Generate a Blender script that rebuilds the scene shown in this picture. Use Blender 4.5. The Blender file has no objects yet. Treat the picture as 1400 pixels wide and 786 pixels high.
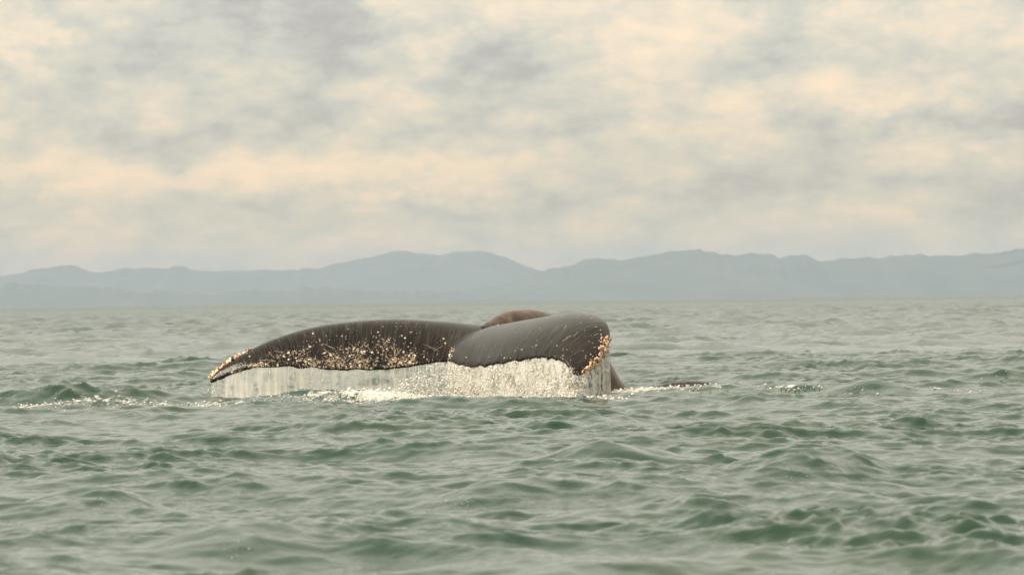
import bpy, bmesh, math, random
import numpy as np
from mathutils import Vector, Matrix
from mathutils.bvhtree import BVHTree
from mathutils.kdtree import KDTree

random.seed(7)
rng = np.random.default_rng(7)
scene = bpy.context.scene
C = scene.collection

# ------------------------------------------------------------------ camera
LENS = 200.0
FPX = 1400 * LENS / 36.0           # focal length in photo pixels
EYE = 1.0                          # a low boat: eye about one metre above the water
PITCH = math.atan(18 / FPX)
ROLL = -math.radians(0.737)
cam_data = bpy.data.cameras.new('camera')
cam = bpy.data.objects.new('camera', cam_data)
C.objects.link(cam)
CM = Matrix.Translation((0, 0, EYE)) @ Matrix.Rotation(math.pi / 2 + PITCH, 4, 'X') @ Matrix.Rotation(ROLL, 4, 'Z')
cam.matrix_world = CM
cam_data.sensor_width = 36
cam_data.lens = LENS
cam_data.clip_start = 0.5
cam_data.clip_end = 120000
cam_data.dof.use_dof = True
cam_data.dof.focus_distance = 58.2
cam_data.dof.aperture_fstop = 9.5
scene.camera = cam

# ------------------------------------------------------------------ world
SUN = Vector((-0.66, -0.25, 0.70)).normalized()
world = bpy.data.worlds.new('World')
scene.world = world
world.use_nodes = True


class NT:
    """small node-tree helper"""
    def __init__(self, tree):
        self.t = tree
        tree.nodes.clear()

    def n(self, kind, **kw):
        nd = self.t.nodes.new(kind)
        for k, v in kw.items():
            setattr(nd, k, v)
        return nd

    def put(self, sock, v):
        if hasattr(v, 'is_output'):
            self.t.links.new(v, sock)
        elif v is not None:
            sock.default_value = v

    def math(self, op, a, b=None, c=None, clamp=False):
        nd = self.n('ShaderNodeMath', operation=op, use_clamp=clamp)
        for i, v in enumerate((a, b, c)):
            self.put(nd.inputs[i], v)
        return nd.outputs[0]

    def vec(self, op, a, b=None):
        nd = self.n('ShaderNodeVectorMath', operation=op)
        self.put(nd.inputs[0], a)
        if b is not None:
            self.put(nd.inputs[1], b)
        return nd.outputs[1] if op in ('DOT_PRODUCT', 'LENGTH') else nd.outputs[0]

    def noise(self, v, scale, detail=4, rough=.5, dist=0.0):
        nd = self.n('ShaderNodeTexNoise')
        self.put(nd.inputs['Vector'], v)
        nd.inputs['Scale'].default_value = scale
        nd.inputs['Detail'].default_value = detail
        nd.inputs['Roughness'].default_value = rough
        nd.inputs['Distortion'].default_value = dist
        return nd

    def ramp(self, fac, stops, interp='LINEAR'):
        nd = self.n('ShaderNodeValToRGB')
        nd.color_ramp.interpolation = interp
        el = nd.color_ramp.elements
        while len(el) < len(stops):
            el.new(0.5)
        for e, (p, c) in zip(el, stops):
            e.position = p
            e.color = (c, c, c, 1) if isinstance(c, (int, float)) else (*c, 1)
        self.put(nd.inputs[0], fac)
        return nd.outputs[0]

    def mixc(self, f, a, b, blend='MIX'):
        nd = self.n('ShaderNodeMix', data_type='RGBA', blend_type=blend)
        self.put(nd.inputs[0], f)
        for i, v in ((6, a), (7, b)):
            if isinstance(v, tuple) and len(v) == 3:
                v = (*v, 1)
            self.put(nd.inputs[i], v)
        return nd.outputs[2]

    def smooth(self, v, a, b):
        nd = self.n('ShaderNodeMapRange', interpolation_type='SMOOTHSTEP')
        self.put(nd.inputs[0], v)
        nd.inputs[1].default_value = a
        nd.inputs[2].default_value = b
        return nd.outputs[0]


def horizon_v(u):
    return 411 + (700 - u) * math.tan(math.radians(0.737))


# broken cloud deck on a clear sky: masses placed by azimuth and elevation
w = NT(world.node_tree)
tc = w.n('ShaderNodeTexCoord').outputs['Generated']
sep = w.n('ShaderNodeSeparateXYZ')
w.put(sep.inputs[0], tc)
X, Y, Z = sep.outputs
DEG = 180 / math.pi
az = w.math('MULTIPLY', w.math('ARCTAN2', X, Y), DEG)
el = w.math('MULTIPLY', w.math('ARCSINE', Z), DEG)
comb = w.n('ShaderNodeCombineXYZ')
w.put(comb.inputs[0], az)
w.put(comb.inputs[1], el)
pos = comb.outputs[0]
st = w.vec('MULTIPLY', tc, (1.0, 1.0, 1.7))
warp = w.noise(st, 55, 7, .6)
wv = w.vec('MULTIPLY', w.vec('SUBTRACT', warp.outputs['Color'], (.5, .5, .5)), (2.2, 1.0, 0))
pw = w.vec('ADD', pos, wv)
blobs = [  # u, v, half width, half height (photo pixels), brightness
    (15, 45, 55, 36, .55), (225, 118, 120, 34, .28), (560, 240, 230, 34, .42), (60, 245, 150, 40, .42),
    (300, 250, 200, 25, .25), (760, 15, 210, 45, .32), (900, 115, 150, 60, .26), (1150, 125, 150, 30, .26),
    (1290, 30, 190, 60, .28), (1340, 195, 160, 22, .18), (560, 120, 120, 35, .2), (1180, 320, 160, 30, .18),
    (500, 330, 350, 25, .15), (960, 30, 150, 40, .22), (540, 15, 80, 40, .2), (60, 330, 200, 25, .18),
    (170, 60, 150, 55, -.42), (400, 55, 80, 60, -.36), (470, 115, 80, 32, -.22), (655, 55, 60, 60, -.25),
    (1290, 160, 190, 15, -.4), (1000, 262, 330, 34, -.14), (1320, 270, 170, 45, -.16), (640, 175, 220, 24, -.24),
    (200, 195, 260, 18, -.22), (700, 275, 300, 14, -.22), (1050, 75, 60, 26, -.14), (330, 300, 190, 22, -.1)]
total = None
for (bu, bv, bw, bh, amp) in blobs:
    c = (math.degrees((bu - 700) / FPX), math.degrees((horizon_v(bu) - bv) / FPX), 0)
    sc = (1 / math.degrees(bw / FPX), 1 / math.degrees(bh / FPX), 0)
    d = w.vec('MULTIPLY', w.vec('SUBTRACT', pw, c), sc)
    g = w.math('EXPONENT', w.math('MULTIPLY', w.vec('DOT_PRODUCT', d, d), -1.0))
    total = w.math('MULTIPLY', g, (amp if amp > 0 else amp * .62)) if total is None else w.math('MULTIPLY_ADD', g, (amp if amp > 0 else amp * .62), total)
n1 = w.noise(st, 50, 9, .55, .35).outputs['Fac']
n2 = w.noise(w.vec('MULTIPLY', tc, (1, 1, 2.4)), 150, 6, .6).outputs['Fac']
val = w.math('ADD', w.math('MULTIPLY_ADD', w.math('SUBTRACT', n1, .5), .85, .47), total)
val = w.math('MULTIPLY_ADD', w.math('SUBTRACT', n2, .5), .55, val)
puff = w.n('ShaderNodeTexVoronoi', feature='F1')          # rounded cumulus heads
w.put(puff.inputs['Vector'], w.vec('ADD', w.vec('MULTIPLY', tc, (1, 1, 2.1)), w.vec('MULTIPLY', warp.outputs['Color'], (.012, .012, .012))))
puff.inputs['Scale'].default_value = 60
puff.inputs['Detail'].default_value = 3
puff.inputs['Roughness'].default_value = .55
val = w.math('MULTIPLY_ADD', w.math('SUBTRACT', .80, puff.outputs['Distance']), .50, val)
cloud = w.ramp(val, [(-0.0, (.40, .41, .41)), (.26, (.52, .545, .522)), (.46, (.62, .616, .545)), (.66, (.755, .69, .572)), (1.0, (.92, .77, .59))])
cloud10 = w.vec('MULTIPLY', cloud, (10, 10, 10))
sky = w.n('ShaderNodeTexSky', sky_type='NISHITA', sun_disc=False)
sky.sun_elevation = math.asin(SUN.z)
sky.sun_rotation = math.atan2(SUN.x, SUN.y)
sky.air_density = 1.0
sky.dust_density = 2.5
glow = w.math('EXPONENT', w.math('MULTIPLY', w.math('ABSOLUTE', el), -.75))
cloud10 = w.vec('MULTIPLY', cloud10, w.mixc(glow, (1.0, 1.0, 1.0), (1.60, 1.15, .60)))
# an overcast sky brightens towards the zenith
zc = w.n('ShaderNodeCombineXYZ')
up_ = w.math('SUBTRACT', 1.0, w.math('EXPONENT', w.math('MULTIPLY', w.math('MAXIMUM', Z, 0.0), -4.0)))
for k_, g_ in enumerate((.98, .86, .68)):
    w.put(zc.inputs[k_], w.math('MULTIPLY_ADD', up_, g_, 1.0))
cloud10 = w.vec('MULTIPLY', cloud10, zc.outputs[0])
cover = w.smooth(n1, .12, .38)
mixed = w.mixc(w.math('MULTIPLY_ADD', cover, .14, .85), sky.outputs[0], cloud10)
bg = w.n('ShaderNodeBackground')
w.put(bg.inputs[0], mixed)
bg.inputs[1].default_value = 0.1
wo = w.n('ShaderNodeOutputWorld')
w.put(wo.inputs[0], bg.outputs[0])

# ------------------------------------------------------------------ sun
sd = bpy.data.lights.new('sun', 'SUN')
sd.energy = 4.0
sd.angle = math.radians(0.5)
sd.color = (1.0, .88, .72)
so = bpy.data.objects.new('sun', sd)
C.objects.link(so)
so.rotation_euler = (-SUN).to_track_quat('-Z', 'Y').to_euler()
so.location = (-40, 0, 60)

# ------------------------------------------------------------------ render settings
vs = scene.view_settings
vs.view_transform = 'Standard'
vs.look = 'None'
vs.exposure = 0.06
vs.gamma = 1.0
vs.use_curve_mapping = False
cy = scene.cycles
cy.use_denoising = True
cy.max_bounces = 6
cy.diffuse_bounces = 4
cy.glossy_bounces = 3
cy.transmission_bounces = 4
cy.transparent_max_bounces = 24
cy.volume_bounces = 2
cy.caustics_reflective = False
cy.caustics_refractive = False
cy.sample_clamp_indirect = 6


# ------------------------------------------------------------------ helpers
def P(u, v, d):
    """photo pixel at a chosen distance -> world point"""
    return CM @ Vector(((u - 700) / FPX * d, (393 - v) / FPX * d, -d))


def tag(o, label=None, cat=None, group=None, kind=None):
    for k, v in (('label', label), ('category', cat), ('group', group), ('kind', kind)):
        if v:
            o[k] = v
    return o


def mesh_np(name, verts, faces, smooth=True):
    """verts (n,3) array; faces (m,3|4) array"""
    verts = np.asarray(verts, np.float32)
    faces = np.asarray(faces, np.int32)
    k = faces.shape[1]
    me = bpy.data.meshes.new(name)
    me.vertices.add(len(verts))
    me.vertices.foreach_set('co', verts.ravel())
    me.loops.add(faces.size)
    me.loops.foreach_set('vertex_index', faces.ravel())
    me.polygons.add(len(faces))
    me.polygons.foreach_set('loop_start', np.arange(0, faces.size, k, dtype=np.int32))
    me.update(calc_edges=True)
    if smooth:
        me.polygons.foreach_set('use_smooth', np.ones(len(faces), bool))
    return me


def link(name, me, mat=None, parent=None):
    o = bpy.data.objects.new(name, me)
    C.objects.link(o)
    if mat:
        me.materials.clear()
        me.materials.append(mat)
    if parent:
        o.parent = parent
        o.matrix_parent_inverse = Matrix.Identity(4)
    return o


def material(name):
    m = bpy.data.materials.new(name)
    m.use_nodes = True
    return m, NT(m.node_tree)


def grid_faces(nr, nc):
    i = np.arange(nr - 1)[:, None] * nc + np.arange(nc - 1)[None, :]
    return np.stack([i, i + 1, i + nc + 1, i + nc], -1).reshape(-1, 4)


def interp(keys, s):
    """smooth (Catmull-Rom) interpolation through rows of (s, u, v, d)"""
    ks = [k[0] for k in keys]
    i = max(0, min(len(ks) - 2, int(np.searchsorted(ks, s, 'right')) - 1))
    t = (s - ks[i]) / (ks[i + 1] - ks[i])
    p1, p2 = np.array(keys[i][1:], float), np.array(keys[i + 1][1:], float)
    p0 = np.array(keys[i - 1][1:], float) if i > 0 else 2 * p1 - p2
    p3 = np.array(keys[i + 2][1:], float) if i + 2 < len(keys) else 2 * p2 - p1
    h = ks[i + 1] - ks[i]
    m1 = (p2 - p0) / (ks[i + 1] - (ks[i - 1] if i > 0 else ks[i] - h)) * h
    m2 = (p3 - p1) / ((ks[i + 2] if i + 2 < len(keys) else ks[i + 1] + h) - ks[i]) * h
    t2, t3 = t * t, t * t * t
    return (2 * t3 - 3 * t2 + 1) * p1 + (t3 - 2 * t2 + t) * m1 + (-2 * t3 + 3 * t2) * p2 + (t3 - t2) * m2


# ------------------------------------------------------------------ the sea
def ocean_tile(N, L, lam_peak, hrms, wind_deg, seed, spread, slope=3.7, cap=.03):
    r = np.random.default_rng(seed)
    k1 = np.fft.fftfreq(N, L / N) * 2 * np.pi
    kx, ky = np.meshgrid(k1, k1, indexing='ij')
    k = np.hypot(kx, ky)
    k[0, 0] = 1
    kp = 2 * np.pi / lam_peak
    th = np.arctan2(ky, kx) - math.radians(wind_deg)
    S = np.exp(-1.0 * (kp / k) ** 2) / k ** slope * (spread + (1 - spread) * np.cos(th) ** 2)
    S *= np.exp(-(k * cap) ** 2)
    S[0, 0] = 0
    H = np.sqrt(S) * (r.standard_normal((N, N)) + 1j * r.standard_normal((N, N)))
    h = np.fft.ifft2(H).real
    f = hrms / h.std()
    H *= f
    return H, k, kx, ky, L


def tile_level(tile, cut):
    """height and horizontal offset maps with waves shorter than cut removed"""
    H, k, kx, ky, L = tile
    lp = np.exp(-(k * cut / (2 * np.pi)) ** 4) if cut > 0 else 1.0
    Hf = H * lp
    h = np.fft.ifft2(Hf).real
    dx = np.fft.ifft2(1j * kx / k * Hf).real
    dy = np.fft.ifft2(1j * ky / k * Hf).real
    return np.stack([dx, dy, h], -1).astype(np.float32)


def sample(maps, L, x, y):
    N = maps.shape[0]
    fx = (x / L) % 1.0 * N
    fy = (y / L) % 1.0 * N
    ix, iy = np.floor(fx).astype(int), np.floor(fy).astype(int)
    tx, ty = (fx - ix)[..., None], (fy - iy)[..., None]
    ix %= N
    iy %= N
    jx, jy = (ix + 1) % N, (iy + 1) % N
    return (maps[ix, iy] * (1 - tx) * (1 - ty) + maps[jx, iy] * tx * (1 - ty)
            + maps[ix, jy] * (1 - tx) * ty + maps[jx, jy] * tx * ty)


tileA = ocean_tile(1024, 53.0, 4.4, .041, 65, 3, .22, 4.1)
tileB = ocean_tile(1024, 19.0, 0.8, .0085, 100, 11, .30, 3.7, .012)
CUTS = [0.0, .35, .8, 1.8, 4.0]
levA = [tile_level(tileA, c) for c in CUTS]
levB = [tile_level(tileB, c) for c in CUTS]
tileC = ocean_tile(1024, 11.3, .50, .0044, 80, 23, .22, 3.6, .008)
levC = [tile_level(tileC, c) for c in CUTS]
RA, RB = math.radians(0), math.radians(31)
CHOP = 1.05

# bigger single waves: (u of crest centre, distance, half length m, half depth m, height m, skew)
def ridge(u, d, lx, ly, h, ang=0.0):
    return ((u - 700) / FPX * d, d, lx, ly, h, math.radians(ang))


RIDGES = [ridge(130, 57.6, 1.3, .5, .14, 4), ridge(10, 56.0, .7, .4, .09, -8), ridge(440, 56.2, .95, .45, .13, -5),
          ridge(600, 55.0, .7, .4, .05), ridge(330, 55.6, .6, .4, .05), ridge(1160, 57.6, .45, .5, .10, -25),
          ridge(1210, 57.2, .6, .5, .09, -20), ridge(1360, 60.0, .8, .5, .15, -6), ridge(1230, 60.5, .5, .5, .10),
          ridge(940, 58.8, .8, .35, .015), ridge(805, 34.5, .26, .45, .08, 20), ridge(860, 34.6, .35, .5, .07, -15),
          ridge(1100, 31.0, .30, .5, .12, 0), ridge(1170, 31.5, .5, .5, .07, -14), ridge(130, 28.5, .28, .5, .10),
          ridge(1130, 41.0, .8, .7, .10, -12), ridge(320, 23.5, .28, .45, .10), ridge(660, 28.6, .25, .4, .08),
          ridge(1240, 66, 1.2, .8, .10), ridge(900, 37.5, .6, .6, .05, -10), ridge(1180, 25.2, 1.0, .9, -.05)]


def sea_offset(x, y, r=None):
    """displacement (dx, dy, dz) of the water surface at rest position x, y"""
    x = np.asarray(x, np.float64)
    y = np.asarray(y, np.float64)
    r = np.hypot(x, y) if r is None else r
    lev = np.interp(r, [0, 180, 400, 900, 1800, 3200], [0, .0, 1, 2, 3, 4])
    out = np.zeros(x.shape + (3,))
    calm = 1 - .8 * np.exp(-np.abs((x + 1.0) / 3.0) ** 4 - np.abs((y - 57.6) / 2.6) ** 4)
    xa, ya = x * math.cos(RA) - y * math.sin(RA), x * math.sin(RA) + y * math.cos(RA)
    xb, yb = x * math.cos(RB) - y * math.sin(RB), x * math.sin(RB) + y * math.cos(RB)
    for i in range(len(CUTS)):
        m = np.clip(1 - np.abs(lev - i), 0, 1)
        idx = np.nonzero(m > 0)
        if len(idx[0]) == 0:
            continue
        a = sample(levA[i], tileA[4], xa[idx], ya[idx])
        b = sample(levB[i], tileB[4], xb[idx], yb[idx])
        c_ = sample(levC[i], tileC[4], xa[idx], ya[idx])
        gst = .35 + .65 * (.5 + .5 * np.sin(x[idx] * 1.1 + 1.7 * np.sin(y[idx] * .45) + .3 * y[idx])) * (.5 + .5 * np.sin(y[idx] * .8 + 1.3 * np.sin(x[idx] * .7)))
        # ripples ride on the crests, the troughs stay smooth
        crest = .44 + .75 * np.clip(a[..., 2] / .085 + .12, 0, .95) ** 1.2
        b = b * (1.15 * np.minimum(crest, .95))[..., None] + c_ * np.array((.5, .5, 1.0)) * (5.0 * gst * np.minimum(crest, .75))[..., None]
        ax, ay = a[..., 0] * math.cos(RA) + a[..., 1] * math.sin(RA), -a[..., 0] * math.sin(RA) + a[..., 1] * math.cos(RA)
        bx, by = b[..., 0] * math.cos(RB) + b[..., 1] * math.sin(RB), -b[..., 0] * math.sin(RB) + b[..., 1] * math.cos(RB)
        cl = calm[idx]
        cl = cl * (1 + 1.2 * np.clip((r[idx] - 68) / 110, 0, 1))
        ax, ay, az_ = ax * cl, ay * cl, .14 * np.tanh(a[..., 2] / .14) * cl
        tot = np.stack([ax * CHOP + bx * 1.0, ay * CHOP + by * 1.0, az_ + b[..., 2]], -1)
        out[idx] += tot * m[idx][..., None]
    fade = np.clip((6000 - r) / 4000, 0, 1)
    out *= fade[..., None]
    # gentle long swell
    out[..., 2] += .035 * np.sin(x * .11 + y * .21 + 1.0) * np.clip(r / 80, 0, 1) * fade * calm
    for (cx, cyy, lx, ly, h, a) in RIDGES:
        near = np.abs(y - cyy) < 6
        if not near.any():
            continue
        X0, Y0 = x - cx, y - cyy
        xr = X0 * math.cos(a) + Y0 * math.sin(a)
        yr = -X0 * math.sin(a) + Y0 * math.cos(a)
        g = h * np.exp(-np.abs(xr / lx) ** 2.2 - (yr / ly) ** 2)
        out[..., 2] += g
        out[..., 1] -= g * .9 * (yr / ly) * .6
    return out


def sea_z(x, y):
    px, py = x, y
    for _ in range(3):                      # undo the sideways drift of the crests
        o_ = sea_offset(np.array([px]), np.array([py]))[0]
        px, py = x - o_[0], y - o_[1]
    return float(o_[2])


radii = [0.0]
r_ = 2.0
while r_ < 2600:
    radii.append(r_)
    if r_ < 16:
        r_ += .5
    elif r_ < 95:
        r_ += max(.034, .0011 * r_)
    else:
        r_ += .0042 * r_ * (1 + max(0, r_ - 300) / 700)
while r_ < 40000:
    radii.append(r_)
    r_ *= 1.12
radii.append(40000.0)
radii = np.array(radii)
fine = np.concatenate([np.linspace(-14, -6.1, 56)[:-1], np.linspace(-6.1, 6.1, 410), np.linspace(6.1, 14, 56)[1:]])
NF = len(fine)
coarse = np.linspace(14, 346, 60)[1:-1]
angs = np.radians(np.concatenate([fine, coarse]))
nR, nA = len(radii), len(angs)
RR, AA = np.meshgrid(radii, angs, indexing='ij')
gx, gy = RR * np.sin(AA), RR * np.cos(AA)
off = sea_offset(gx, gy, RR)
offfine = np.ones(nA)
offfine[NF:] = 0.0
off *= offfine[None, :, None]
off[:, [0, NF - 1]] *= .3
V = np.stack([gx + off[..., 0], gy + off[..., 1], off[..., 2]], -1)
ii = np.arange(nR - 1)[:, None] * nA
jj = np.arange(nA)[None, :]
jn = (jj + 1) % nA
faces = np.stack([ii + jj, ii + nA + jj, ii + nA + jn, ii + jn], -1).reshape(-1, 4)
sea_me = mesh_np('sea', V.reshape(-1, 3), faces)
# where foam lies on the water (u, distance, half length, half depth, amount)
FOAM = [(930, 59.5, .5, .12, .7), (860, 59.3, .25, .2, .8), (700, 55.7, .8, .35, 1.0), (790, 55.8, .4, .3, .9), (600, 55.5, .5, .35, 1.0), (520, 56.0, .55, .35, 1.0), (600, 56.2, .5, .4, 1.0), (560, 55.5, .5, .3, .8), (690, 56.2, .6, .3, 1.0), (790, 56.1, .35, .25, .9), (440, 55.9, .6, .3, .55),
        (345, 58.2, .6, .3, .7), (20, 55.4, .6, .3, .75), (40, 56.8, .7, .25, .65), (150, 57.0, .5, .25, .45), (885, 59.2, .25, .25, .95),
        (940, 58.7, .6, .15, .42), (650, 55.3, .9, .35, .6), (500, 54.9, .7, .3, .5), (760, 55.4, .5, .3, .6), (1085, 58.5, .35, .05, .6), (1290, 58.2, .4, .06, .45), (295, 58.8, .3, .3, .8),
        (480, 55.6, .5, .25, .6), (1150, 57.0, .3, .3, .4), (210, 56.8, .5, .25, .45), (270, 55.6, .4, .2, .5), (380, 55.2, .5, .2, .4)]
fa = np.zeros(gx.shape)
for (u, d, lx, ly, a) in FOAM:
    cx = (u - 700) / FPX * d
    fa = np.maximum(fa, a * np.exp(-((gx - cx) / lx) ** 2 - ((gy - d) / ly) ** 2))
at = sea_me.attributes.new('foam', 'FLOAT', 'POINT')
at.data.foreach_set('value', fa.ravel().astype(np.float32))

m_sea, t = material('sea_water')
geo = t.n('ShaderNodeNewGeometry')
pos = geo.outputs['Position']
cs = t.vec('MULTIPLY', pos, (1, 1, .4))
nb1 = t.noise(cs, 6.5, 5, .6, .4).outputs['Fac']
nb2 = t.noise(cs, 24, 4, .6, .2).outputs['Fac']
gust = t.smooth(t.noise(pos, .55, 3, .5).outputs['Fac'], .35, .68)
hgt = t.math('MULTIPLY_ADD', nb2, .22, nb1)
bump = t.n('ShaderNodeBump')
t.put(bump.inputs['Height'], hgt)
bump.inputs['Distance'].default_value = .06
t.put(bump.inputs['Strength'], t.math('MULTIPLY_ADD', gust, .26, .05))
body = t.mixc(t.noise(pos, .35, 4, .55).outputs['Fac'], (.003, .038, .028), (.022, .048, .020))
pr = t.n('ShaderNodeBsdfPrincipled')
t.put(pr.inputs['Base Color'], body)
rng_d = t.n('ShaderNodeMapRange')          # offshore the wavelets are too small to see one by one: rougher water
t.put(rng_d.inputs[0], t.vec('LENGTH', pos))
for k_, v_ in zip((1, 2, 3, 4), (45, 600, .04, .20)):
    rng_d.inputs[k_].default_value = v_
t.put(pr.inputs['Roughness'], t.math('MULTIPLY_ADD', t.smooth(t.vec('LENGTH', pos), 500, 1800), .06, rng_d.outputs[0]))
pr.inputs['IOR'].default_value = 1.333
t.put(pr.inputs['Normal'], bump.outputs[0])
fo = t.n('ShaderNodeAttribute', attribute_name='foam')
fn = t.noise(t.vec('MULTIPLY', pos, (1, .8, 1)), 9, 8, .62, .8).outputs['Fac']
fm = t.math('ADD', fo.outputs['Fac'], t.math('MULTIPLY', t.math('SUBTRACT', fn, .5), 2.6))
fmask = t.math('MULTIPLY', t.smooth(fm, .36, .80), t.smooth(fo.outputs['Fac'], .03, .2))
fb = t.n('ShaderNodeBump')
t.put(fb.inputs['Height'], t.noise(pos, 45, 5, .6).outputs['Fac'])
fb.inputs['Distance'].default_value = .03
foam_sh = t.n('ShaderNodeBsdfPrincipled')
foam_sh.inputs['Base Color'].default_value = (.82, .80, .74, 1)
foam_sh.inputs['Roughness'].default_value = .35
t.put(foam_sh.inputs['Normal'], fb.outputs[0])
mx = t.n('ShaderNodeMixShader')
t.put(mx.inputs[0], fmask)
t.put(mx.inputs[1], pr.outputs[0])
t.put(mx.inputs[2], foam_sh.outputs[0])
out = t.n('ShaderNodeOutputMaterial')
t.put(out.inputs[0], mx.outputs[0])
sea = link('sea', sea_me, m_sea)
tag(sea, 'choppy grey green open sea with small crossing waves', 'sea', kind='structure')

# ------------------------------------------------------------------ far hills
SKYLINE = [(-900, 380), (-700, 362), (-520, 372), (-330, 355), (-150, 368), (0, 377), (40, 371), (95, 361), (130, 373), (160, 368), (200, 366), (250, 364), (290, 372), (340, 368),
           (440, 366), (470, 359), (505, 354), (545, 346), (570, 349), (600, 348), (640, 343), (670, 347), (700, 357), (740, 371),
           (770, 374), (830, 380), (900, 384), (1000, 390), (1100, 392), (1300, 394)]
SKY2 = [(560, 407), (640, 398), (700, 385), (740, 371.5), (770, 366), (810, 357), (850, 355), (885, 349), (920, 341), (970, 346), (1000, 348), (1050, 346),
        (1100, 350), (1125, 357), (1150, 353), (1200, 352), (1240, 350), (1280, 349), (1300, 349), (1340, 343), (1400, 342),
        (1500, 350), (1620, 344), (1800, 358), (2000, 349), (2300, 372)]
SKY3 = [(-900, 398), (-600, 392), (-300, 402), (-60, 392), (60, 388), (170, 394), (260, 401), (330, 399), (450, 392), (560, 397), (640, 402), (760, 404), (900, 406)]


def hills(name, prof, D, depth, seed, label):
    r = np.random.default_rng(seed)
    us = np.linspace(prof[0][0], prof[-1][0], 620)
    top = np.interp(us, [p[0] for p in prof], [p[1] for p in prof])
    ker = np.hanning(9)
    top = np.convolve(np.pad(top, 4, 'edge'), ker / ker.sum(), 'valid')
    H = np.array([(horizon_v(u) - v) / FPX * D for u, v in zip(us, top)]) + EYE
    # fine ridge roughness (tree tops, spurs)
    for sc, am in ((3, 2.6), (9, 4.0), (28, 5.0)):
        n = r.standard_normal(len(us))
        n = np.convolve(n, np.hanning(sc + 2), 'same')
        H += n / n.std() * am
    H = np.maximum(H, 4)
    xs = (us - 700) / FPX * D
    rows = np.linspace(-1, 1, 46)
    spur = np.cumsum(r.standard_normal((len(rows), len(us))), 0)
    k2 = np.hanning(40)
    spur = np.array([np.convolve(q, k2 / k2.sum(), 'same') for q in spur])
    spur /= np.abs(spur).max()
    Vh = []
    for i, q in enumerate(rows):
        f = (1 - abs(q) ** 1.3)
        z = H * (f * (1 + .35 * spur[i] * (1 - f) * 2)) - (2.0 if abs(q) == 1 else 0)
        z = np.minimum(z, H)
        y = D + q * depth * (.7 + .3 * np.sin(us / 170 + seed)) + spur[i] * depth * .15
        Vh.append(np.stack([xs, y, z], -1))
    me = mesh_np(name, np.array(Vh).reshape(-1, 3), grid_faces(len(rows), len(us)))
    o = link(name, me, m_hill)
    tag(o, label, 'hills', kind='structure')
    return o


m_hill, t = material('forested_hills')
geo = t.n('ShaderNodeNewGeometry')
fn = t.noise(geo.outputs['Position'], .004, 8, .6).outputs['Fac']
pr = t.n('ShaderNodeBsdfPrincipled')
t.put(pr.inputs['Base Color'], t.ramp(fn, [(.3, (.025, .045, .028)), (.52, (.050, .075, .045)), (.72, (.10, .11, .07))]))
pr.inputs['Roughness'].default_value = .9
out = t.n('ShaderNodeOutputMaterial')
t.put(out.inputs[0], pr.outputs[0])
hills('hills', SKYLINE, 34500, 2600, 5, 'far blue hazy mountain range on the left horizon')
hills('hills', SKY2, 29000, 1700, 9, 'blue hazy wooded ridge with small treetop bumps on the right horizon')
hills('hills', SKY3, 27500, 900, 13, 'low hazy coastal foothills in front of the mountain range')

# the hazy sea air that fades the hills
m_haze, t = material('sea_haze')
pv = t.n('ShaderNodeVolumePrincipled')
pv.inputs['Color'].default_value = (.60, .69, .85, 1)
pv.inputs['Density'].default_value = 4.0e-5
pv.inputs['Anisotropy'].default_value = 0.0
out = t.n('ShaderNodeOutputMaterial')
t.put(out.inputs['Volume'], pv.outputs[0])
B = 42000.0
hv = [(x, y, z) for z in (-6.0, 345.0) for y in (-B, B) for x in (-B, B)]
hf = [(0, 2, 3, 1), (4, 5, 7, 6), (0, 1, 5, 4), (2, 6, 7, 3), (0, 4, 6, 2), (1, 3, 7, 5)]
haze = link('haze', mesh_np('haze', hv, hf, False), m_haze)
tag(haze, 'pale sea haze fading the far hills to blue', 'haze', kind='stuff')

# ------------------------------------------------------------------ the whale
LEFT_L = [(0, 668, 455, 59.15), (.15, 610, 444, 59.05), (.35, 530, 438, 58.9), (.55, 440, 446, 58.75), (.72, 375, 464, 58.62), (.85, 330, 486, 58.52), (.95, 299, 506, 58.45), (1, 287, 520, 58.4)]
LEFT_T = [(0, 640, 490, 58.35), (.15, 590, 497, 58.38), (.35, 520, 506, 58.36), (.55, 445, 505, 58.32), (.72, 390, 502, 58.30), (.85, 345, 504, 58.32), (.95, 308, 516, 58.36), (1, 288, 524, 58.38)]
RIGHT_L = [(0, 650, 468, 59.2), (.2, 705, 452, 58.8), (.4, 757, 440, 58.25), (.6, 803, 431, 57.65), (.75, 829, 441, 57.2), (.87, 834, 467, 56.9), (.95, 820, 493, 56.65), (1, 796, 512, 56.45)]
RIGHT_T = [(0, 612, 493, 58.2), (.2, 640, 502, 57.8), (.4, 680, 498, 57.35), (.6, 722, 491, 57.0), (.75, 752, 490, 56.75), (.87, 771, 496, 56.58), (.95, 780, 507, 56.47), (1, 787, 516, 56.42)]


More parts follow.
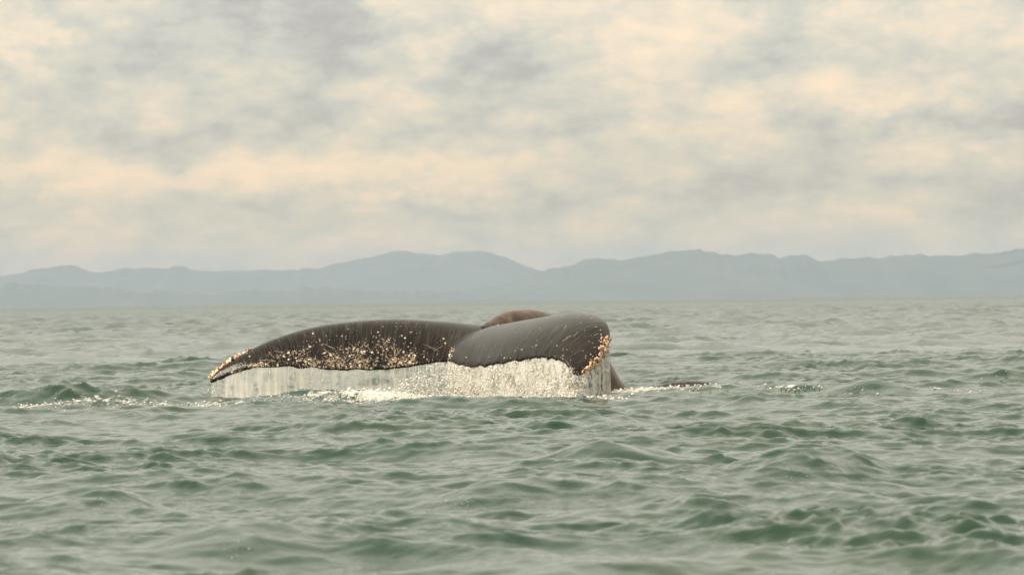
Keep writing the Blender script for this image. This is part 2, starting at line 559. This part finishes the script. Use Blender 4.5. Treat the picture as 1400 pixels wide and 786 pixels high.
class Fluke:
    def __init__(self, Lk, Tk, side, thick, camber, seed):
        self.Lk, self.Tk, self.side, self.thick, self.camber = Lk, Tk, side, thick, camber
        r = np.random.default_rng(seed)
        self.sc = [(r.uniform(18, 110), r.uniform(0, 6.28), r.uniform(.4, 1)) for _ in range(9)]

    def frame(self, s, jag=1.0):
        a, b = interp(self.Lk, s), interp(self.Tk, s)
        return P(*a), P(*b) + Vector((0, 0, self.jag(s))) * jag

    def jag(self, s):
        return sum(m * math.sin(f * s + p) for f, p, m in self.sc) * .0035 * min(1, s * 8) * min(1, (1 - s) * 6)

    def point(self, s, t, outer=True):
        """point on the fluke; outer face looks up and at the viewer"""
        A, Bp = self.frame(s, 0)
        ds = .01
        s0, s1 = max(0, s - ds), min(1, s + ds)
        A0, B0 = self.frame(s0, 0)
        A1, B1 = self.frame(s1, 0)
        span = (A1 + B1 - A0 - B0)
        ch = Bp - A
        n = ch.cross(span) * self.side
        n.normalize()
        if n.y > 0:
            n = -n
        c = ch.length
        cam_ = self.camber(s) * c * (4 * t * (1 - t)) ** .8
        q = max(t, 1e-4)
        prof = 5 * (.2969 * math.sqrt(q) - .126 * q - .3516 * q * q + .2843 * q ** 3 - .1036 * q ** 4) * self.thick(s)
        prof = max(prof, .014 * (1 if t > .02 else t / .02))
        return A + ch * t + n * (cam_ + (prof if outer else -prof)) + Vector((0, 0, self.jag(s) * t ** 18)), n


lf = Fluke(LEFT_L, LEFT_T, 1, lambda s: .10 * (1 - s) + .030, lambda s: .13 - .03 * s, 2)
rf = Fluke(RIGHT_L, RIGHT_T, 1, lambda s: (.10 * (1 - s) + .030) * min(1, .3 + 4 * s), lambda s: .12, 4)

wv_, wf_ = [], []


def add_grid(rows, close=True):
    base = len(wv_)
    nr, nc = len(rows), len(rows[0])
    for q in rows:
        wv_.extend(q)
    for i in range(nr - 1):
        for j in range(nc if close else nc - 1):
            k = (j + 1) % nc
            wf_.append((base + i * nc + j, base + i * nc + k, base + (i + 1) * nc + k, base + (i + 1) * nc + j))
    for i, rev in ((0, False), (nr - 1, True)):
        idx = [base + i * nc + j for j in range(nc)]
        wf_.append(tuple(idx[::-1] if not rev else idx))


ts = [0.5 * (1 - math.cos(math.pi * k / 26)) for k in range(27)]
for fl in (lf, rf):
    rows = []
    for i in range(151):
        s = i / 150
        rows.append([fl.point(s, t, True)[0] for t in ts] + [fl.point(s, t, False)[0] for t in ts[::-1]])
    add_grid(rows)

# tail stock: rises from the water behind the near fluke, arches over and meets the flukes; the back runs on under water
STOCK = [(0, 615, 484, 58.45, .05, .045), (.10, 640, 474, 58.7, .12, .08), (.2, 668, 462, 59.0, .17, .14), (.32, 700, 452, 59.3, .2, .19),
         (.45, 740, 456, 59.6, .22, .21), (.58, 780, 480, 59.8, .22, .22), (.7, 810, 513, 59.9, .22, .22), (.8, 834, 552, 60.0, .24, .24), (.88, 874, 580, 60.0, .28, .31), (.94, 930, 577, 60.0, .36, .40), (1, 1010, 585, 60.0, .36, .42)]
rows = []
NS = 90
for i in range(NS + 1):
    s = i / NS
    k = interp(STOCK, s)
    c0 = P(k[0], k[1], k[2])
    k1 = interp(STOCK, min(1, s + .01))
    k0 = interp(STOCK, max(0, s - .01))
    tan = (P(*k1[:3]) - P(*k0[:3])).normalized()
    side = tan.cross(Vector((0, 0, 1)))
    if side.length < .2:
        side = Vector((0, 1, 0))
    side.normalize()
    upv = side.cross(tan).normalized()
    rr = []
    for j in range(28):
        a = 2 * math.pi * j / 28
        ca, sa = math.cos(a), math.sin(a)
        keel = 1 + .10 * max(0, sa) ** 6          # narrow ridge along the top of the tail stock
        rr.append(c0 + side * (ca * k[3]) + upv * (sa * k[4] * keel))
    rows.append(rr)
add_grid(rows)

raw = bpy.data.meshes.new('whale_raw')
raw.from_pydata([tuple(v) for v in wv_], [], wf_)
bm = bmesh.new()
bm.from_mesh(raw)
bmesh.ops.remove_doubles(bm, verts=bm.verts, dist=1e-5)
bmesh.ops.recalc_face_normals(bm, faces=bm.faces)
bm.to_mesh(raw)
bm.free()
tmp = bpy.data.objects.new('tmp_whale', raw)
C.objects.link(tmp)
md = tmp.modifiers.new('remesh', 'REMESH')
md.mode = 'VOXEL'
md.voxel_size = .0135
dg = bpy.context.evaluated_depsgraph_get()
dg.update()
wme = bpy.data.meshes.new_from_object(tmp.evaluated_get(dg))
bpy.data.objects.remove(tmp)
n = len(wme.vertices)
co = np.empty(n * 3, np.float32)
wme.vertices.foreach_get('co', co)
co = co.reshape(-1, 3).astype(np.float64)
ed = np.empty(len(wme.edges) * 2, np.int32)
wme.edges.foreach_get('vertices', ed)
ed = ed.reshape(-1, 2)
deg = np.bincount(ed.ravel(), minlength=n)[:, None]
for it in range(14):
    acc = np.zeros_like(co)
    for ax in range(3):
        acc[:, ax] = np.bincount(ed[:, 0], co[ed[:, 1], ax], n) + np.bincount(ed[:, 1], co[ed[:, 0], ax], n)
    lam = .5 if it % 2 == 0 else -.52
    co += (acc / np.maximum(deg, 1) - co) * lam
wme.vertices.foreach_set('co', co.ravel().astype(np.float32))
wme.polygons.foreach_set('use_smooth', np.ones(len(wme.polygons), bool))
# skin coordinates along span and chord, for streaks and scars
kd_pts, kd_val = [], []
for fi, fl in enumerate((lf, rf)):
    for i in range(321):
        for j in range(33):
            for outer in (True, False):
                kd_pts.append(fl.point(i / 320, j / 32, outer)[0])
                kd_val.append((i / 320 + fi * 3, j / 32, fi))
for i in range(NS + 1):
    for j in range(28):
        kd_pts.append(rows[i][j])
        kd_val.append((i / NS * 3 + 8, j / 28, 2))
kd = KDTree(len(kd_pts))
for i, p in enumerate(kd_pts):
    kd.insert(p, i)
kd.balance()
sv = np.zeros((n, 3), np.float32)
for i in range(n):
    near = kd.find_n(co[i], 4)
    ws = 0
    for p, idx, d in near:
        wgt = 1 / (d + 1e-3)
        ws += wgt
        sv[i] += np.array(kd_val[idx]) * wgt
    sv[i] /= ws
for nm, col in (('span', 0), ('chord', 1), ('stock', 2)):
    a = wme.attributes.new(nm, 'FLOAT', 'POINT')
    v = sv[:, col]
    if nm == 'stock':
        v = np.clip(v - 1, 0, 1)
    a.data.foreach_set('value', np.ascontiguousarray(v, np.float32))
wme.update()

m_skin, t = material('wet_whale_skin')
geo = t.n('ShaderNodeNewGeometry')
pos = geo.outputs['Position']
A = {k: t.n('ShaderNodeAttribute', attribute_name=k).outputs['Fac'] for k in ('span', 'chord', 'stock')}
cmb = t.n('ShaderNodeCombineXYZ')
t.put(cmb.inputs[0], t.math('MULTIPLY', A['span'], 130))
t.put(cmb.inputs[1], t.math('MULTIPLY', A['chord'], 2.2))
streak = t.noise(cmb.outputs[0], 1.0, 6, .62, .3).outputs['Fac']
blot = t.noise(pos, 3.2, 6, .6).outputs['Fac']
col = t.ramp(blot, [(.3, (.006, .0045, .0037)), (.55, (.012, .009, .0074)), (.78, (.030, .022, .017))])
col = t.mixc(t.math('MULTIPLY', t.smooth(streak, .46, .68), .7), col, (.070, .056, .047))
brown = t.ramp(t.noise(pos, 7, 6, .65, .6).outputs['Fac'], [(.3, (.035, .022, .016)), (.55, (.11, .070, .048)), (.75, (.22, .15, .11))])
col = t.mixc(t.math('MULTIPLY', t.smooth(A['stock'], .35, .9), t.math('SUBTRACT', 1.0, t.smooth(A['span'], 10.35, 10.6))), col, brown)
# pale nicks and small round scars
vor = t.n('ShaderNodeTexVoronoi')
t.put(vor.inputs['Vector'], pos)
vor.inputs['Scale'].default_value = 26
ringd = vor.outputs['Distance']
sel = t.smooth(t.noise(pos, 5, 3).outputs['Fac'], .55, .66)
spot = t.math('MULTIPLY', t.math('SUBTRACT', 1.0, t.smooth(ringd, .10, .22)), sel)
col = t.mixc(t.math('MULTIPLY', spot, .5), col, (.20, .15, .12))
fine_n = t.noise(pos, 60, 6, .7).outputs['Fac']
bh = t.math('MULTIPLY_ADD', streak, .8, t.math('MULTIPLY', fine_n, .45))
bp = t.n('ShaderNodeBump')
t.put(bp.inputs['Height'], bh)
bp.inputs['Distance'].default_value = .02
bp.inputs['Strength'].default_value = .22
pr = t.n('ShaderNodeBsdfPrincipled')
t.put(pr.inputs['Base Color'], col)
t.put(pr.inputs['Roughness'], t.math('MULTIPLY_ADD', fine_n, .26, t.math('MULTIPLY_ADD', streak, .5, -.18)))
pr.inputs['IOR'].default_value = 1.33
t.put(pr.inputs['Normal'], bp.outputs[0])
out = t.n('ShaderNodeOutputMaterial')
t.put(out.inputs[0], pr.outputs[0])

root = bpy.data.objects.new('humpback_whale', None)
C.objects.link(root)
root.empty_display_size = .5
base = Vector((P(700, 545, 58.6).x, 58.6, 0))
root.location = base
tag(root, 'dark humpback whale tail arching out of the sea with flukes dripping water', 'whale')


def child(name, me, mat, lbl=None):
    o = link(name, me, mat, root)
    o.location = -base
    if lbl:
        o['label'] = lbl
    return o


body = child('body', wme, m_skin)
bvh = BVHTree.FromPolygons([Vector(c) for c in co], [tuple(p.vertices) for p in wme.polygons])

# barnacles ---------------------------------------------------------
def barnacle_template(seed, segs=9, hgt=.75):
    r = random.Random(seed)
    vs_, fs_ = [], []
    wob = [r.uniform(.85, 1.15) for _ in range(segs)]
    for (rad, z) in ((1.0, -.25), (.86, .25), (.55, hgt), (.36, hgt * .9), (.0, hgt * .45)):
        if rad == 0:
            vs_.append((0, 0, z))
        else:
            for k in range(segs):
                a = 2 * math.pi * k / segs
                vs_.append((math.cos(a) * rad * wob[k], math.sin(a) * rad * wob[k], z * (.9 + .2 * wob[k])))
    for L_ in range(3):
        for k in range(segs):
            k2 = (k + 1) % segs
            a, b = L_ * segs + k, L_ * segs + k2
            fs_.append((a, b, b + segs))
            fs_.append((a, b + segs, a + segs))
    for k in range(segs):
        fs_.append((3 * segs + k, 3 * segs + (k + 1) % segs, 4 * segs))
    return np.array(vs_), np.array(fs_)


TPL = [barnacle_template(i, 8, h) for i, h in enumerate((.7, .9, .6))]
GOOSE = [barnacle_template(20 + i, 8, h) for i, h in enumerate((1.6, 2.1))]


def bmat(name, stops):
    m, t = material(name)
    oi = t.n('ShaderNodeObjectInfo').outputs['Random']
    g = t.n('ShaderNodeNewGeometry')
    nz = t.noise(g.outputs['Position'], 38, 3, .6).outputs['Fac']
    f = t.math('ADD', t.math('MULTIPLY_ADD', oi, .6, -.3), nz)
    p = t.n('ShaderNodeBsdfPrincipled')
    t.put(p.inputs['Base Color'], t.ramp(f, stops))
    p.inputs['Roughness'].default_value = .25
    o = t.n('ShaderNodeOutputMaterial')
    t.put(o.inputs[0], p.outputs[0])
    return m


m_barn = bmat('barnacle_shell', [(.25, (.26, .18, .12)), (.42, (.56, .43, .31)), (.6, (.74, .62, .48)), (.8, (.88, .82, .72))])
m_orange = bmat('orange_barnacle', [(.26, (.07, .025, .016)), (.38, (.34, .12, .035)), (.48, (.66, .34, .11)), (.60, (.76, .56, .34)), (.74, (.84, .74, .58))])
tpl_me = [mesh_np('barnacle', v, f) for v, f in TPL]
goose_me = [mesh_np('barnacle', v, f) for v, f in GOOSE]
for m_ in tpl_me:
    m_.materials.append(m_barn)
for m_ in goose_me:
    m_.materials.append(m_orange)


def orient(p, nrm, rad, rnd, tilt=.3):
    z = (nrm + Vector((rnd.gauss(0, tilt), rnd.gauss(0, tilt), rnd.gauss(0, tilt)))).normalized()
    x = z.orthogonal().normalized()
    y = z.cross(x)
    R = Matrix((x, y, z)).transposed().to_4x4()
    return Matrix.Translation(p) @ R @ Matrix.Rotation(rnd.uniform(0, 6.28), 4, 'Z') @ Matrix.Diagonal((rad, rad * rnd.uniform(.8, 1.2), rad, 1))


rnd = random.Random(5)
spots = []   # (matrix, radius, template set)


def stick(fl, s, t, rad, goose=False, tilt=.3):
    p, nn = fl.point(s, t, True)
    hit = bvh.find_nearest(p, .3)
    if hit[0] is None:
        return
    spots.append((orient(hit[0] - hit[1] * rad * .1, hit[1], rad, rnd, tilt), rad, goose))


def fbm(x, y):
    return .5 + .25 * math.sin(x * 21 + 3 * math.sin(y * 5)) + .25 * math.sin(x * 47 + y * 9 + 2 * math.sin(x * 13))


tries = 0
while len(spots) < 1500 and tries < 60000:          # far fluke, thickest towards its trailing edge
    tries += 1
    s, tt = rnd.uniform(.10, .93), rnd.random() ** .55
    dens = (math.exp(-((tt - 1.0) / .30) ** 2) * math.exp(-((s - .45) / .25) ** 2) * 1.2 + .10 * math.exp(-((tt - .6) / .3) ** 2) * math.exp(-((s - .42) / .25) ** 2)
            + .25 * math.exp(-((tt - .95) / .12) ** 2)) * (.12 + 1.5 * fbm(s, tt) ** 2)
    if s < .22:
        dens *= .25
    if tt < .12 or rnd.random() > dens:
        continue
    stick(lf, s, min(tt, .985), min(.0145, .0026 + rnd.expovariate(1 / .0030)))
for _ in range(1200):                                # near fluke, few and mostly towards the tip
    s, tt = rnd.uniform(.08, .98), rnd.random()
    dens = .03 + .75 * math.exp(-((s - .88) / .10) ** 2) * (.3 + fbm(s, tt)) * .6 + .12 * math.exp(-((tt - .97) / .05) ** 2)
    if rnd.random() < dens * .55:
        stick(rf, s, tt, min(.015, .004 + abs(rnd.gauss(0, .004))))
for fl, s0, cnt in ((lf, .80, 90), (rf, .855, 190)):  # orange clumps along the leading edge at the two tips
    for _ in range(cnt):
        s = s0 + (1 - s0) * rnd.random() ** .75
        stick(fl, min(s, .995), abs(rnd.gauss(0, .05 if fl is lf else .11)), rnd.uniform(.006, .019), True, .6)
for _ in range(14):                                  # notch between the flukes
    stick(rf, rnd.uniform(0, .04), rnd.uniform(.8, 1), rnd.uniform(.008, .016))
spots.sort(key=lambda q: -q[1])
for i, (mat_, rad, goose) in enumerate(spots[:295]):
    o = bpy.data.objects.new('barnacle', rnd.choice(goose_me if goose else tpl_me))
    C.objects.link(o)
    o.parent = root
    o.matrix_basis = Matrix.Translation(-base) @ mat_


def merge(items):
    vs_, fs_, k = [], [], 0
    for M, (v, f) in items:
        Mn = np.array(M)
        vs_.append(v @ Mn[:3, :3].T + Mn[:3, 3])
        fs_.append(f + k)
        k += len(v)
    return np.concatenate(vs_), np.concatenate(fs_)


rest = spots[295:]
for g_, mt_ in ((False, m_barn), (True, m_orange)):
    sub = [q for q in rest if q[2] == g_]
    if sub:
        v, f = merge([(q[0], (GOOSE[i % 2] if g_ else TPL[i % 3])) for i, q in enumerate(sub)])
        o = child('small_barnacles', mesh_np('small_barnacles', v, f), mt_)
        o['kind'] = 'stuff'

# raised pale scratch scars
items = []
SC_V = np.array([(-1, 0, 0), (0, -1, .2), (0, 1, .2), (1, 0, 0), (0, 0, 1.0)], float)
SC_F = np.array([(0, 1, 4), (1, 3, 4), (3, 2, 4), (2, 0, 4)])


def scar(fl, s0, t0, s1, t1, wdt):
    nseg = 7
    for k in range(nseg):
        q = (k + .5) / nseg
        p, _ = fl.point(s0 + (s1 - s0) * q, t0 + (t1 - t0) * q, True)
        p2, _ = fl.point(s0 + (s1 - s0) * (q + .01), t0 + (t1 - t0) * (q + .01), True)
        h = bvh.find_nearest(p, .3)
        if h[0] is None:
            continue
        p0, _ = fl.point(s0, t0, True)
        p1, _ = fl.point(s1, t1, True)
        ln = (p1 - p0).length / nseg * .55
        x = (p2 - p)
        x = (x - h[1] * x.dot(h[1])).normalized()
        y = h[1].cross(x)
        R = Matrix((x, y, h[1])).transposed().to_4x4()
        items.append((Matrix.Translation(h[0]) @ R @ Matrix.Diagonal((ln, wdt, .004, 1)), (SC_V, SC_F)))


for _ in range(46):
    s, tt = rnd.gauss(.47, .16), rnd.uniform(.55, .92)
    s = min(max(s, .12), .9)
    scar(lf, s, tt, s + rnd.gauss(0, .03), min(.98, tt + rnd.uniform(.05, .14)), rnd.uniform(.0015, .003))
for _ in range(5):
    s, tt = rnd.uniform(.65, .95), rnd.uniform(.2, .8)
    scar(rf, s, tt, s + rnd.gauss(0, .02), min(.97, tt + rnd.uniform(.04, .12)), rnd.uniform(.0015, .003))
v, f = merge(items)
o = child('scratch_scars', mesh_np('scratch_scars', v, f), m_barn)
o['kind'] = 'stuff'

# ------------------------------------------------------------------ falling water
def water_mat(name, white, opac_lo, opac_hi, attr_scale, zs1=.10, zs2=.5, det=5):
    m, t = material(name)
    g = t.n('ShaderNodeNewGeometry')
    p = g.outputs['Position']
    nz = t.noise(t.vec('MULTIPLY', p, (1, 1, zs1)), attr_scale, det, .6, .15).outputs['Fac']
    nz2 = t.noise(t.vec('MULTIPLY', p, (1, 1, zs2)), attr_scale * 1.6, det, .6).outputs['Fac']
    op = t.math('MULTIPLY_ADD', t.smooth(t.math('MULTIPLY_ADD', nz2, .5, t.math('MULTIPLY', nz, .6)), .44, .62), opac_hi - opac_lo, opac_lo)
    d = t.n('ShaderNodeBsdfDiffuse')
    d.inputs[0].default_value = (*white, 1)
    tr = t.n('ShaderNodeBsdfTranslucent')
    tr.inputs[0].default_value = (*white, 1)
    gl = t.n('ShaderNodeBsdfGlossy')
    gl.inputs[1].default_value = .12
    m1, m2, m3 = (t.n('ShaderNodeMixShader') for _ in range(3))
    m1.inputs[0].default_value = .45
    t.put(m1.inputs[1], d.outputs[0])
    t.put(m1.inputs[2], tr.outputs[0])
    m2.inputs[0].default_value = .12
    t.put(m2.inputs[1], m1.outputs[0])
    t.put(m2.inputs[2], gl.outputs[0])
    tp = t.n('ShaderNodeBsdfTransparent')
    t.put(m3.inputs[0], op)
    t.put(m3.inputs[1], tp.outputs[0])
    t.put(m3.inputs[2], m2.outputs[0])
    o = t.n('ShaderNodeOutputMaterial')
    t.put(o.inputs[0], m3.outputs[0])
    return m


def drop_mat():
    m, t = material('water_drops')
    d = t.n('ShaderNodeBsdfPrincipled')
    d.inputs['Base Color'].default_value = (.93, .90, .84, 1)
    d.inputs['Roughness'].default_value = .06
    d.inputs['IOR'].default_value = 1.33
    tr = t.n('ShaderNodeBsdfTranslucent')
    tr.inputs[0].default_value = (.93, .90, .84, 1)
    tp = t.n('ShaderNodeBsdfTransparent')
    m1, m2 = t.n('ShaderNodeMixShader'), t.n('ShaderNodeMixShader')
    m1.inputs[0].default_value = .28
    t.put(m1.inputs[1], d.outputs[0])
    t.put(m1.inputs[2], tr.outputs[0])
    m2.inputs[0].default_value = .9
    t.put(m2.inputs[1], tp.outputs[0])
    t.put(m2.inputs[2], m1.outputs[0])
    o = t.n('ShaderNodeOutputMaterial')
    t.put(o.inputs[0], m2.outputs[0])
    return m


m_thin = water_mat('thin_falling_water', (.94, .91, .84), .05, .58, 10, .08, .25, 4)
m_thick = water_mat('thick_falling_water', (.96, .93, .87), .15, .97, 16, .25, .7, 6)
m_drop = drop_mat()


def sheet(fl, s0, s1, nx, nz, spread, depth_off, seed):
    """a curtain of water falling from the trailing edge to the sea"""
    r = np.random.default_rng(seed)
    rows_ = []
    wob = r.standard_normal(nx + 1)
    wob = np.convolve(wob, np.hanning(7) / 4, 'same') * .03
    for i in range(nx + 1):
        s = s0 + (s1 - s0) * i / nx
        p = fl.frame(s)[1] + Vector((0, depth_off, .004))
        zb = sea_z(p.x, p.y) - .05
        col_ = []
        for j in range(nz + 1):
            q = j / nz
            z = p.z + (zb - p.z) * q
            col_.append((p.x + wob[i] * q * .6 + spread * q * .1, p.y - spread * q + wob[i] * q, z))
        rows_.append(col_)
    return np.array(rows_).reshape(-1, 3), grid_faces(nx + 1, nz + 1)


def join(parts):
    vs_, fs_, k = [], [], 0
    for v, f in parts:
        vs_.append(v)
        fs_.append(f + k)
        k += len(v)
    return np.concatenate(vs_), np.concatenate(fs_)


v, f = join([sheet(lf, .03, .999, 260, 14, .02, .0, 1), sheet(lf, .25, .95, 200, 14, .06, -.03, 2)])
o = link('water_curtain', mesh_np('water_curtain', v, f), m_thin)
tag(o, 'thin streaked veil of water pouring off the long far fluke', 'falling water', kind='stuff')
v, f = join([sheet(rf, .0, .999, 200, 12, .03, .03, 3), sheet(rf, .0, .999, 200, 12, .08, .01, 4)])
# run-off from the barnacled leading edge of the near tip
class Edge:
    def frame(self, s):
        p = rf.point(.86 + .14 * s, .02, True)[0]
        return p, p
v2, f2 = sheet(Edge(), 0, 1, 60, 12, .03, .0, 6)
class Tip:
    def frame(self, s):
        a_, b_ = rf.frame(.985)[1], Edge().frame(.94)[0]
        p = a_ + (b_ - a_) * s
        return p, p
v, f = join([(v, f), (v2, f2), sheet(Tip(), 0, 1, 30, 12, .02, .0, 8), sheet(Tip(), 0, 1, 30, 12, .06, .0, 9)])
o = link('water_curtain', mesh_np('water_curtain', v, f), m_thick)
tag(o, 'thick white water pouring off the near fluke with the orange barnacled tip', 'falling water', kind='stuff')

# drops and splashes
phi = (1 + 5 ** .5) / 2
ICO_V = np.array([(-1, phi, 0), (1, phi, 0), (-1, -phi, 0), (1, -phi, 0), (0, -1, phi), (0, 1, phi), (0, -1, -phi), (0, 1, -phi),
                  (phi, 0, -1), (phi, 0, 1), (-phi, 0, -1), (-phi, 0, 1)], float) / math.sqrt(1 + phi * phi)
ICO_F = np.array([(0, 11, 5), (0, 5, 1), (0, 1, 7), (0, 7, 10), (0, 10, 11), (1, 5, 9), (5, 11, 4), (11, 10, 2), (10, 7, 6), (7, 1, 8),
                  (3, 9, 4), (3, 4, 2), (3, 2, 6), (3, 6, 8), (3, 8, 9), (4, 9, 5), (2, 4, 11), (6, 2, 10), (8, 6, 7), (9, 8, 1)])


def drops(points):
    """points: list of (x, y, z, radius, stretch)"""
    pts = np.array(points)
    nP = len(pts)
    sc = np.stack([pts[:, 3], pts[:, 3], pts[:, 3] * pts[:, 4]], -1)
    jit = 1 + .25 * rng.standard_normal((nP, 12, 1)).clip(-1.5, 1.5)
    v = ICO_V[None] * sc[:, None, :] * jit + pts[:, None, :3]
    f = ICO_F[None] + (np.arange(nP) * 12)[:, None, None]
    return v.reshape(-1, 3), f.reshape(-1, 3)


def fall_drops(fl, s0, s1, cnt, rlo, rhi, ydep, bias=1.0, stretch=(1, 2.5), clump=0.0):
    res = []
    for _ in range(cnt):
        s = rnd.uniform(s0, s1)
        if clump and rnd.random() > .5 + .5 * math.sin(s * clump + 3 * math.sin(s * clump * .37)):
            continue
        p = fl.frame(s)[1]
        zb = sea_z_lin(p.x, p.y)
        q = rnd.random() ** bias
        r0 = rlo + (rhi - rlo) * rnd.random() ** 3
        res.append((p.x + rnd.gauss(0, .012 + .02 * q), p.y - rnd.uniform(-.3, 1) * ydep * math.sqrt(q) - .01, p.z + (zb - p.z) * q, r0, rnd.uniform(*stretch)))
    return res


_cache = {}


def sea_z_lin(x, y):
    k = (round(x * 20), round(y * 20))
    if k not in _cache:
        _cache[k] = sea_z(x, y)
    return _cache[k]


pts = fall_drops(lf, .03, 1, 450, .0025, .008, .10, 1.0, (1, 5), 130)
for _ in range(48):
    s0_ = rnd.choice((.12, .2, .3, .42, .5, .56, .63, .7, .74, .8)) + rnd.gauss(0, .02)
    p = lf.frame(min(max(s0_, .03), .99))[1]
    zb = sea_z_lin(p.x, p.y)
    q, ln, r0, yy = rnd.uniform(0, .1), rnd.uniform(.4, 1), rnd.uniform(.002, .006), rnd.uniform(0, .08)
    while q < ln:
        st_ = rnd.uniform(2, 7)
        pts.append((p.x + rnd.gauss(0, .002), p.y - yy * q - .004, p.z + (zb - p.z) * q, r0 * rnd.uniform(.5, 1.1), st_))
        q += r0 * st_ * rnd.uniform(1, 2.5) / max(.1, p.z - zb)
v, f = drops(pts)
o = link('falling_drops', mesh_np('falling_drops', v, f), m_drop)
tag(o, 'fine drops dripping off the long far fluke', 'water drops', kind='stuff')

pts = []


def clumps(fl, s0, s1, cnt, per, spread, ydep, rlo, rhi):
    for _ in range(cnt):
        s = rnd.uniform(s0, s1)
        q = rnd.random() ** .8
        p = fl.frame(s)[1]
        zb = sea_z_lin(p.x, p.y)
        cx, cy_, cz = p.x + rnd.gauss(0, .02), p.y - rnd.uniform(-.15, 1) * ydep * math.sqrt(q), p.z + (zb - p.z) * q
        if fbm(s * 1.3 + .2 * q, q * 1.5) < rnd.uniform(.15, .7):
            continue
        sp = spread * rnd.uniform(.4, 1.4)
        for _ in range(int(per * rnd.uniform(.3, 1.7))):
            r0 = rlo + (rhi - rlo) * rnd.random() ** 3.5
            pts.append((cx + rnd.gauss(0, sp), cy_ + rnd.gauss(0, sp), min(p.z - .008, cz + rnd.gauss(0, sp * 1.5)), r0, rnd.uniform(.8, 2.2)))


def strands(fl, s0, s1, cnt, ydep, rlo, rhi):
    for _ in range(cnt):
        s = rnd.uniform(s0, s1)
        p = fl.frame(s)[1]
        zb = sea_z_lin(p.x, p.y)
        yy = rnd.uniform(-.1, 1) * ydep
        ln = rnd.uniform(.35, 1)
        q = rnd.uniform(0, .15)
        r0 = rnd.uniform(rlo, rhi)
        ph = rnd.uniform(0, 6)
        while q < ln:
            st_ = rnd.uniform(1.5, 5)
            pts.append((p.x + .012 * math.sin(ph + q * 5) + rnd.gauss(0, .002), p.y - yy * math.sqrt(q), p.z + (zb - p.z) * q, r0 * rnd.uniform(.5, 1.1), st_))
            q += r0 * st_ * rnd.uniform(.9, 2.6) / max(.1, p.z - zb)


clumps(rf, 0, .97, 420, 14, .026, .30, .0020, .0125)
strands(rf, 0, .999, 70, .2, .002, .0055)
strands(rf, .92, .999, 40, .05, .002, .006)
clumps(rf, .90, .999, 50, 12, .015, .1, .0025, .010)
clumps(Tip(), 0, 1, 40, 12, .015, .1, .0025, .010)
strands(Edge(), 0, 1, 24, .08, .002, .006)
clumps(Edge(), 0, 1, 14, 8, .015, .1, .003, .009)
# ragged crown where it hits the sea
for _ in range(2400):
    s_ = rnd.uniform(0, 1)
    p = rf.frame(s_)[1]
    x, y = p.x + rnd.gauss(0, .05), p.y - abs(rnd.gauss(0, .38)) + .05
    hgt = abs(rnd.gauss(0, .06)) * (.25 + 1.4 * fbm(s_ * 1.7, .3) ** 2)
    pts.append((x, y, sea_z_lin(x, y) + hgt, .0025 + .009 * rnd.random() ** 3, rnd.uniform(.8, 1.5)))
# boiling splash at the notch and along the foot of the curtain
for _ in range(2000):
    u = rnd.uniform(505, 650)
    d = rnd.uniform(57.2, 58.3)
    x = (u - 700) / FPX * d
    hgt = max(0, (.42 - abs(u - 600) / 220)) * rnd.random() ** 1.3
    pts.append((x, d, sea_z_lin(x, d) + hgt, .003 + .011 * rnd.random() ** 3, rnd.uniform(.8, 1.4)))
v, f = drops(pts)
o = link('splash', mesh_np('splash', v, f), m_drop)
tag(o, 'dense white splash under the near fluke and the notch of the tail', 'splash', kind='stuff')

# lumpy foam on the water, then small white beads standing in for sun glints
pts = []
for (u, d, lx, ly, a) in FOAM:
    cx = (u - 700) / FPX * d
    for _ in range(int(520 * a * a * lx)):
        x, y = cx + rnd.gauss(0, lx * .6), d + rnd.gauss(0, ly * .55)
        o3 = None
        r0 = .004 + .012 * rnd.random() ** 3
        pts.append((x, y, sea_z_lin(x, y) + rnd.uniform(-.005, .012) + abs(rnd.gauss(0, .012)) * a, r0, rnd.uniform(.6, 1.1)))
for (u, d, lx, ly, cnt) in ((930, 59.45, .5, .1, 120), (858, 59.5, .15, .1, 60), (130, 56.9, .8, .3, 200), (30, 55.6, .5, .25, 150), (290, 55.7, .4, .25, 140), (430, 55.6, .5, .25, 110), (1150, 57.0, .15, .2, 45),
                            (600, 55.4, .5, .25, 60), (1370, 59.6, .3, .2, 25), (790, 33.6, .07, .12, 26), (1098, 30.2, .09, .12, 30), (1100, 40.4, .18, .2, 18), (620, 28.2, .05, .1, 10), (52, 22.3, .02, .05, 3),
                            (320, 23.0, .05, .08, 8), (135, 28.0, .06, .1, 6), (400, 26.3, .05, .08, 6), (910, 24.6, .06, .1, 5), (1020, 47, .1, .2, 8), (220, 34, .1, .1, 5)):  # foam by the stock and back; the rest are beads imitating sun sparkle
    cx = (u - 700) / FPX * d
    for _ in range(cnt):
        x, y = cx + rnd.gauss(0, lx), d + rnd.gauss(0, ly)
        pts.append((x, y, sea_z(x, y) + .001, .0022 + (.006 if d > 50 else .0025) * rnd.random() ** 2, rnd.uniform(.7, 1)))
v, f = drops(pts)
o = link('foam_and_glint_beads', mesh_np('foam_and_glint_beads', v, f), m_drop)
tag(o, 'scattered foam flecks on the water by the tail and white beads imitating sun glints', 'foam', kind='stuff')
print('tris sea', len(sea_me.polygons) * 2, 'whale', len(wme.polygons) * 2, 'barnacles', len(spots))
